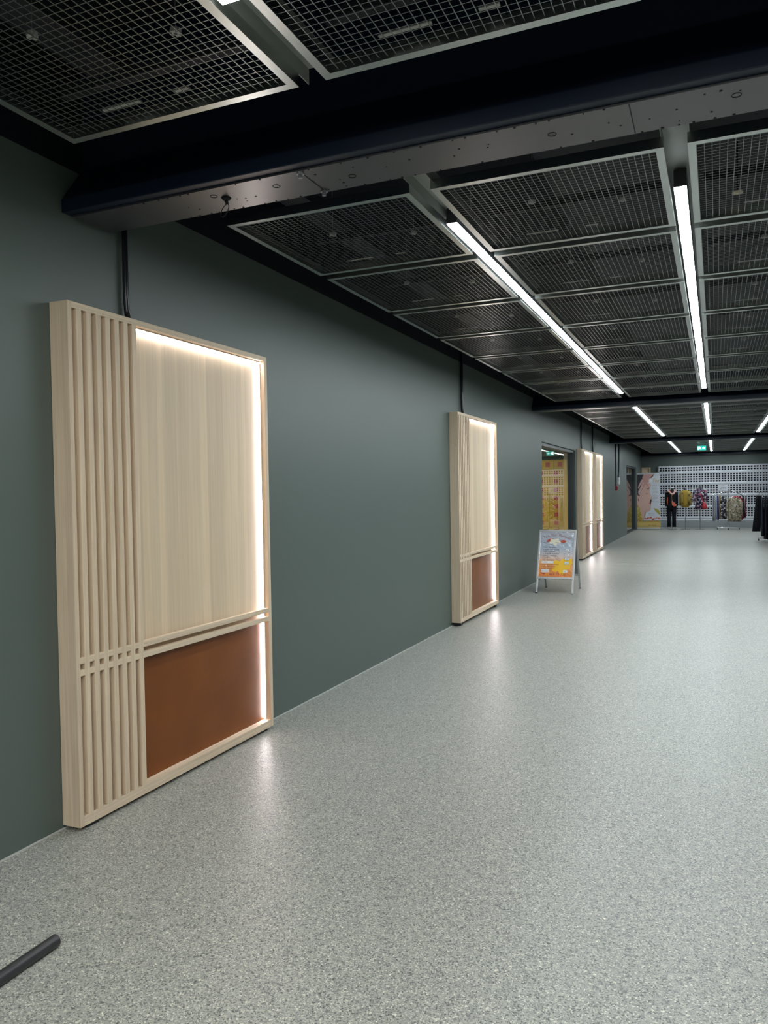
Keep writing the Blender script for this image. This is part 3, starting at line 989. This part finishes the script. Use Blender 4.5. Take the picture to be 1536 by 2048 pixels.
# black tube lying on the floor, open end
q = MB()
RT = 0.0195
rings = []
yy0, yy1 = -0.9, 1.79
outer = [(0.643 + 0.0005 * k, yy0 + (yy1 - yy0) * k / 8, RT) for k in range(9)]
q.tube(outer, RT, 20, cap=False)
q.tube(list(reversed([(x, y, z) for x, y, z in outer[-3:]])), RT * 0.82, 20, cap=False)
ex_ = Vector(outer[-1])
a_ = [q.v(ex_ + RT * Vector((math.cos(2 * PI * k / 20), 0, math.sin(2 * PI * k / 20)))) for k in range(20)]
b_ = [q.v(ex_ + RT * 0.82 * Vector((math.cos(2 * PI * k / 20), 0, math.sin(2 * PI * k / 20)))) for k in range(20)]
for k in range(20):
    q.face((a_[k], a_[(k + 1) % 20], b_[(k + 1) % 20], b_[k]))
tag(q.build('floor_tube', M['tube'], smooth=True), 'black tube lying on the speckled floor at lower left edge', 'tube')

# ------------------------------------------------------------------ shop mannequins
M['cl_black'] = mat('black_cloth', (0.010, 0.010, 0.015), 0.85, 0, 0.2)
M['cl_dark'] = mat('charcoal_neck', (0.05, 0.05, 0.055), 0.5)
M['cl_orange'] = mat('orange_leather', (0.62, 0.12, 0.06), 0.45)
M['cl_pink'] = speckle('pink_scarf_cloth', (0.70, 0.36, 0.30), [(0.75, 0.62, 0.58), (0.60, 0.15, 0.10)], 22, 0.8, 0.4)
M['cl_mustard'] = mat('mustard_cloth', (0.33, 0.22, 0.035), 0.85, 0, 0.2)
M['cl_mustard2'] = speckle('mustard_olive_cloth', (0.27, 0.19, 0.05), [(0.30, 0.22, 0.09), (0.10, 0.08, 0.03)], 14, 0.85, 0.55)
M['cl_floral'] = speckle('navy_floral_cloth', (0.018, 0.018, 0.04), [(0.55, 0.48, 0.52), (0.30, 0.08, 0.12), (0.12, 0.12, 0.2)], 26, 0.85, 0.55)
M['cl_red'] = mat('red_leather', (0.45, 0.02, 0.03), 0.4)
m1 = thing('mannequin', 'full mannequin in black suit with pink scarf before the shutter', 'mannequin', (1.135, 28.6, 0))
MB().tube([(0.02, 0, 0.012), (0.02, 0, 1.42)], 0.014, 8).build('pole', M['steel_grey'], m1)
MB().tube([(0.02, 0, 0), (0.02, 0, 0.012)], 0.15, 24).build('base', M['steel_grey'], m1)
q = MB()
for s in (-1, 1):
    q.loft([(s * 0.085 - 0.005, 0, 0.088, 0.062, 0.075), (s * 0.083, 0, 0.40, 0.060, 0.075), (s * 0.080, 0, 0.62, 0.075, 0.085), (s * 0.072, 0, 0.78, 0.085, 0.095)], 18, 4, 0.04)
q.build('trousers', M['cl_black'], m1, smooth=True)
q = MB()
q.loft([(0, 0, 0.70, 0.165, 0.115), (0, 0, 0.80, 0.160, 0.115), (0, 0, 0.95, 0.130, 0.10), (0, 0, 1.12, 0.150, 0.115), (0, 0, 1.26, 0.165, 0.10), (0, 0, 1.32, 0.10, 0.075), (0, 0, 1.345, 0.055, 0.05)], 24, 6, 0.04)
for s in (-1, 1):
    q.tube([(s * 0.145, 0, 1.285), (s * 0.172, 0, 1.20), (s * 0.176, -0.01, 1.02), (s * 0.172, -0.02, 0.80)], [0.045, 0.048, 0.042, 0.034], 12)
q.build('jacket', M['cl_black'], m1, smooth=True)
MB().loft([(0.02, 0, 1.33, 0.055, 0.055), (0.02, 0, 1.40, 0.05, 0.05), (0.02, 0, 1.43, 0.055, 0.055)], 16).build('neck', M['cl_dark'], m1, smooth=True)
MB().loft([(0.03, 0, 1.425, 0.045, 0.045), (0.03, 0, 1.455, 0.052, 0.05), (0.03, 0, 1.472, 0.03, 0.03)], 16).build('neck_cap', M['white_plastic'], m1, smooth=True)
q = MB()
q.tube([(-0.14, -0.05, 1.29), (-0.09, -0.10, 1.33), (-0.03, -0.12, 1.26), (0.03, -0.125, 1.21), (0.07, -0.12, 1.24), (0.11, -0.09, 1.32), (0.10, -0.03, 1.36)], [0.02, 0.038, 0.028, 0.034, 0.036, 0.03, 0.02], 10)
q.build('scarf', M['cl_pink'], m1, smooth=True)
q = MB()
q.tube([(-0.125, -0.10, 1.12), (-0.130, -0.11, 1.0), (-0.128, -0.11, 0.86)], [0.006, 0.016, 0.014], 10)
q.build('scarf_end', M['cl_orange'], m1, smooth=True)
hb = thing('shoulder_bag', 'small orange shoulder bag hanging on the black-suited mannequin', 'bag', (1.215, 28.42, 0.80))
q = MB(); q.prism([(-0.07, 0.16), (-0.055, 0.04), (0.0, 0.0), (0.085, 0.01), (0.085, 0.07), (0.02, 0.13), (-0.05, 0.19)], -0.03, 0.03)
q.build('pouch', M['cl_orange'], hb, bevel=0.008)
MB().tube([(-0.055, 0, 0.17), (-0.06, 0.0, 0.30), (-0.055, 0.01, 0.42)], 0.004, 6).build('strap', M['gold'], hb)


def torso(name, label, x, body, body_m, sleeves, neck_z, pole_top):
    t = thing(name, label, 'mannequin', (x, 28.6, 0))
    MB().tube([(0, 0, 0.012), (0, 0, pole_top)], 0.014, 8).build('pole', M['steel_grey'], t)
    MB().tube([(0, 0, 0), (0, 0, 0.012)], 0.15, 24).build('base', M['steel_grey'], t)
    q_ = MB()
    q_.loft(body, 26, 7, 0.05)
    q_.build('garment', body_m[0], t, smooth=True)
    for s in (-1, 1):
        q_ = MB()
        q_.tube([(s * p[0], p[1], p[2]) for p in sleeves[0]], sleeves[1], 12)
        q_.build('sleeve', body_m[1], t, smooth=True)
    MB().loft([(0, 0, neck_z - 0.07, 0.06, 0.055), (0, 0, neck_z, 0.048, 0.045), (0, 0, neck_z + 0.06, 0.045, 0.042), (0, 0, neck_z + 0.075, 0.03, 0.03)], 16).build('neck', M['cl_dark'], t, smooth=True)
    return t


m2 = torso('mannequin', 'mannequin bust in mustard jacket on grey pole before the shutter', 1.58,
           [(0, 0, 0.765, 0.115, 0.10), (0, 0, 0.90, 0.125, 0.105), (0, 0, 1.05, 0.12, 0.10), (0, 0, 1.18, 0.145, 0.11), (0, 0, 1.29, 0.155, 0.085), (0, 0, 1.34, 0.08, 0.06)],
           (M['cl_mustard'], M['cl_mustard2']), ([(0.130, 0, 1.29), (0.160, 0, 1.2), (0.163, -0.02, 1.0), (0.158, -0.03, 0.82)], [0.04, 0.046, 0.045, 0.040]), 1.365, 0.80)
q = MB()
for s in (-1, 1):
    q.loft([(s * 0.105, -0.035, 0.81, 0.045, 0.085), (s * 0.11, -0.035, 1.0, 0.04, 0.085), (s * 0.105, -0.025, 1.2, 0.05, 0.095), (s * 0.10, -0.01, 1.315, 0.05, 0.07)], 16, 3, 0.05)
q.build('jacket', M['cl_mustard2'], m2, smooth=True)
for s in (-1, 1):
    MB().ball((s * 0.165, -0.035, 0.79), 0.022, 0.02, 0.04).build('hand', M['white_plastic'], m2, smooth=True)
m3 = torso('mannequin', 'mannequin bust in navy floral dress on grey pole before the shutter', 2.045,
           [(0, 0, 0.68, 0.165, 0.12), (0, 0, 0.80, 0.155, 0.12), (0, 0, 0.98, 0.13, 0.105), (0, 0, 1.15, 0.15, 0.12), (0, 0, 1.32, 0.17, 0.095), (0, 0, 1.39, 0.09, 0.06)],
           (M['cl_floral'], M['cl_floral']), ([(0.14, 0, 1.345), (0.18, 0, 1.25), (0.19, -0.01, 1.1), (0.188, -0.02, 0.95)], [0.045, 0.05, 0.052, 0.052]), 1.42, 0.75)
hb = thing('handbag', 'red drawstring handbag hanging at the floral dress mannequin', 'bag', (2.20, 28.44, 0.70))
q = MB(); q.loft([(0, 0, 0.0, 0.065, 0.035), (0, 0, 0.06, 0.078, 0.045), (-0.01, 0, 0.15, 0.062, 0.04), (-0.02, 0, 0.20, 0.035, 0.025), (-0.03, 0, 0.24, 0.045, 0.03)], 18, 5, 0.08)
q.build('pouch', M['cl_red'], hb, smooth=True)
MB().tube([(-0.03, 0, 0.23), (-0.09, 0.0, 0.36), (-0.14, 0.01, 0.52)], 0.012, 8).build('strap', M['cl_red'], hb)

# ------------------------------------------------------------------ garment rack with price sign
rk = thing('garment_rack', 'chrome garment rack on casters before the shutter', 'clothes rack', (2.925, 28.6, 0))
MB().tube([(0, 0, 0.07), (0, 0, 1.30)], 0.018, 10).build('post', M['chrome'], rk)
q = MB()
q.box(-0.34, 0.34, -0.02, 0.02, 0.055, 0.085)
q.box(-0.02, 0.02, -0.3, 0.3, 0.055, 0.085)
q.build('base_bar', M['chrome'], rk, bevel=0.004)
for x, y in ((-0.34, 0), (0.34, 0), (0, -0.29), (0, 0.29)):
    MB().tube([(x - 0.012, y, 0.028), (x + 0.012, y, 0.028)], 0.028, 12).build('caster', M['rubber'], rk)
for pts in ([(-0.01, 0, 1.27), (-0.14, 0, 1.275), (-0.30, -0.02, 1.20), (-0.44, -0.03, 1.12)], [(0.02, 0, 1.29), (0.10, 0, 1.30), (0.26, -0.02, 1.25), (0.46, -0.03, 1.13)],
            [(0, -0.02, 1.27), (0, -0.14, 1.275), (0, -0.32, 1.17)], [(0, 0.02, 1.27), (0, 0.14, 1.275), (0, 0.32, 1.17)]):
    MB().tube(pts, 0.012, 8).build('arm', M['chrome'], rk)
q = MB()
MB().tube([(-0.14, 0, 1.27), (-0.14, 0, 1.32)], 0.005, 6).build('sign_holder', M['chrome'], rk)
ps = thing('price_sign', 'white price sign reading 299 above the chrome garment rack', 'price sign', (2.787, 28.58, 1.318))
MB().box(-0.149, 0.149, -0.003, 0.003, 0, 0.196).build('card', M['paper'], ps)
lettering('299', 0.125, M['greyink'], ps, Matrix.Translation((-0.112, -0.0036, 0.045)) @ FACING, width=1.05)
lettering('SALG', 0.035, M['greyink'], ps, Matrix.Translation((-0.055, -0.0036, 0.155)) @ FACING)


def garment(name, label, cat, loc, rz, wd, z0, z1, dp, m, group, seed=0, neck=True, fold=5, lean=0.0, flare=1.0):
    """top or trousers on a hanger: origin on the floor below it; wide along local X."""
    t = thing(name, label, cat, loc, rz, group)
    h = z1 - z0
    q_ = MB()
    rows = [(-lean, 0, z0, wd * 0.98 * flare, dp * 1.1), (-lean * 0.75, 0, z0 + h * 0.25, wd * (1 + (flare - 1) * 0.75), dp * 1.05), (-lean * 0.45, 0, z0 + h * 0.55, wd * 0.96 * (1 + (flare - 1) * 0.4), dp), (-lean * 0.15, 0, z0 + h * 0.85, wd * 0.95, dp * 0.85)]
    rows += [(0, 0, z1 - 0.02, wd * 0.72, dp * 0.6), (0, 0, z1, wd * 0.32, dp * 0.45)] if neck else [(0, 0, z1, wd * 0.94, dp * 0.8)]
    q_.loft(rows, 26, fold, 0.16, seed)
    q_.build('cloth', m, t, smooth=True)
    MB().tube([(-wd * 0.8, 0, z1 - 0.015), (0, 0, z1 + 0.035), (0, 0, z1 + 0.075), (0.02, 0, z1 + 0.095), (0.035, 0, z1 + 0.08)], 0.005, 6).build('hanger', M['chrome'], t)
    return t


M['g_grey'] = mat('grey_cloth', (0.26, 0.27, 0.29), 0.85)
M['g_pale'] = mat('pale_grey_cloth', (0.40, 0.41, 0.44), 0.85)
M['g_white'] = mat('white_cloth', (0.60, 0.64, 0.76), 0.85)
M['g_blue'] = mat('royal_blue_cloth', (0.025, 0.035, 0.20), 0.85)
M['g_mustard'] = mat('ochre_cloth', (0.42, 0.26, 0.06), 0.85)
M['g_floral'] = speckle('black_floral_cloth', (0.02, 0.02, 0.028), [(0.45, 0.44, 0.42), (0.16, 0.15, 0.2)], 24, 0.85, 0.6)
M['g_snake'] = speckle('snake_print_cloth', (0.30, 0.26, 0.19), [(0.10, 0.085, 0.06), (0.22, 0.19, 0.12), (0.42, 0.36, 0.29)], 34, 0.85, 0.35)
M['g_red'] = speckle('red_print_cloth', (0.32, 0.02, 0.04), [(0.5, 0.16, 0.2), (0.12, 0.01, 0.02)], 24, 0.85, 0.5)
GG = 'tops hanging on the chrome rack'
HP = PI / 2
SP = [('grey top hanging at the left end of chrome rack', 2.465, 28.60, HP, 0.17, 0.29, 1.10, 0.0200, 'g_grey'),
      ('pale grey top second from left end of chrome rack', 2.515, 28.60, HP, 0.17, 0.30, 1.13, 0.0200, 'g_pale'),
      ('white top beside the royal blue one on chrome rack', 2.565, 28.60, HP, 0.17, 0.34, 1.15, 0.0200, 'g_white'),
      ('royal blue top on the chrome rack', 2.615, 28.60, HP, 0.17, 0.33, 1.16, 0.0200, 'g_blue'),
      ('ochre yellow top on the chrome rack', 2.665, 28.60, HP, 0.17, 0.36, 1.17, 0.0200, 'g_mustard'),
      ('black top with pale flower print on chrome rack', 2.78, 28.33, 0.0, 0.105, 0.36, 1.12, 0.035, 'g_floral'),
      ('snake print blouse facing the hall on chrome rack', 3.11, 28.22, 0.0, 0.215, 0.285, 1.08, 0.045, 'g_snake'),
      ('red patterned top behind the snake print blouse', 3.17, 28.33, 0.0, 0.20, 0.34, 1.12, 0.025, 'g_red'),
      ('black top between snake print blouse and red top', 3.405, 28.60, HP, 0.16, 0.38, 1.11, 0.020, 'cl_black'),
      ('dark red top at the right end of chrome rack', 3.455, 28.60, HP, 0.16, 0.40, 1.09, 0.020, 'g_red')]
for k, (lab, x, y, rz, wd, z0, z1, dp, mk) in enumerate(SP):
    g_ = garment('blouse', lab, 'top', (x, y, 0), rz, wd, z0, z1, dp, M[mk], GG, k * 1.3)
    if mk == 'g_snake':
        for sg in (-1, 1):
            MB().tube([(sg * 0.165, 0, 1.03), (sg * 0.205, -0.02, 0.90), (sg * 0.215, -0.03, 0.70), (sg * 0.205, -0.03, 0.50)], [0.035, 0.045, 0.042, 0.035], 10).build('sleeve', M[mk], g_, smooth=True)
        MB().box(0.0, 0.035, -0.062, -0.058, 0.77, 0.85).build('price_tag', M['paper'], g_)
# dark jeans on a rack at the right edge
M['denim'] = mat('dark_denim', (0.014, 0.016, 0.026), 0.8, 0, 0.25)
M['denim2'] = mat('blue_black_denim', (0.024, 0.028, 0.042), 0.8, 0, 0.25)
jr = thing('trouser_rack', 'chrome trouser rack at the right edge holding dark jeans', 'clothes rack', (3.95, 22.7, 0))
MB().tube([(0, 0, 0.03), (0, 0, 1.36)], 0.018, 10).build('post', M['chrome'], jr)
MB().tube([(-0.46, 0, 1.275), (0.42, 0, 1.275)], 0.014, 8).build('rail', M['chrome'], jr)
MB().box(-0.4, 0.4, -0.02, 0.02, 0.05, 0.075).build('base_bar', M['chrome'], jr)
for x in (-0.37, 0.37):
    MB().tube([(x - 0.012, 0, 0.028), (x + 0.012, 0, 0.028)], 0.028, 12).build('caster', M['rubber'], jr)
JG = 'dark trousers hanging on the rack at the right edge'
JS = [('wide black trousers hanging farthest left on the rack at right edge', 3.60, 22.76, 0.05, 0.075, 0.24, 1.19, 0.045, 'cl_black', 0.07, 1.35),
      ('dark jeans second from left on the rack at right edge', 3.665, 22.5, HP, 0.17, 0.13, 1.15, 0.033, 'denim', 0, 1),
      ('dark jeans third from left on the rack at right edge', 3.735, 22.5, HP, 0.17, 0.06, 1.17, 0.033, 'denim2', 0, 1),
      ('dark jeans fourth from left on the rack at right edge', 3.805, 22.5, HP, 0.17, 0.045, 1.18, 0.033, 'denim', 0, 1),
      ('dark jeans fifth from left on the rack at right edge', 3.875, 22.5, HP, 0.17, 0.05, 1.19, 0.033, 'denim2', 0, 1)]
for k, (lab, x, y, rz, wd, z0, z1, dp, mk, lean, flare) in enumerate(JS):
    garment('jeans', lab, 'trousers', (x, y, 0), rz, wd, z0, z1, dp, M[mk], JG, k * 1.7, neck=False, fold=7, lean=lean, flare=flare)
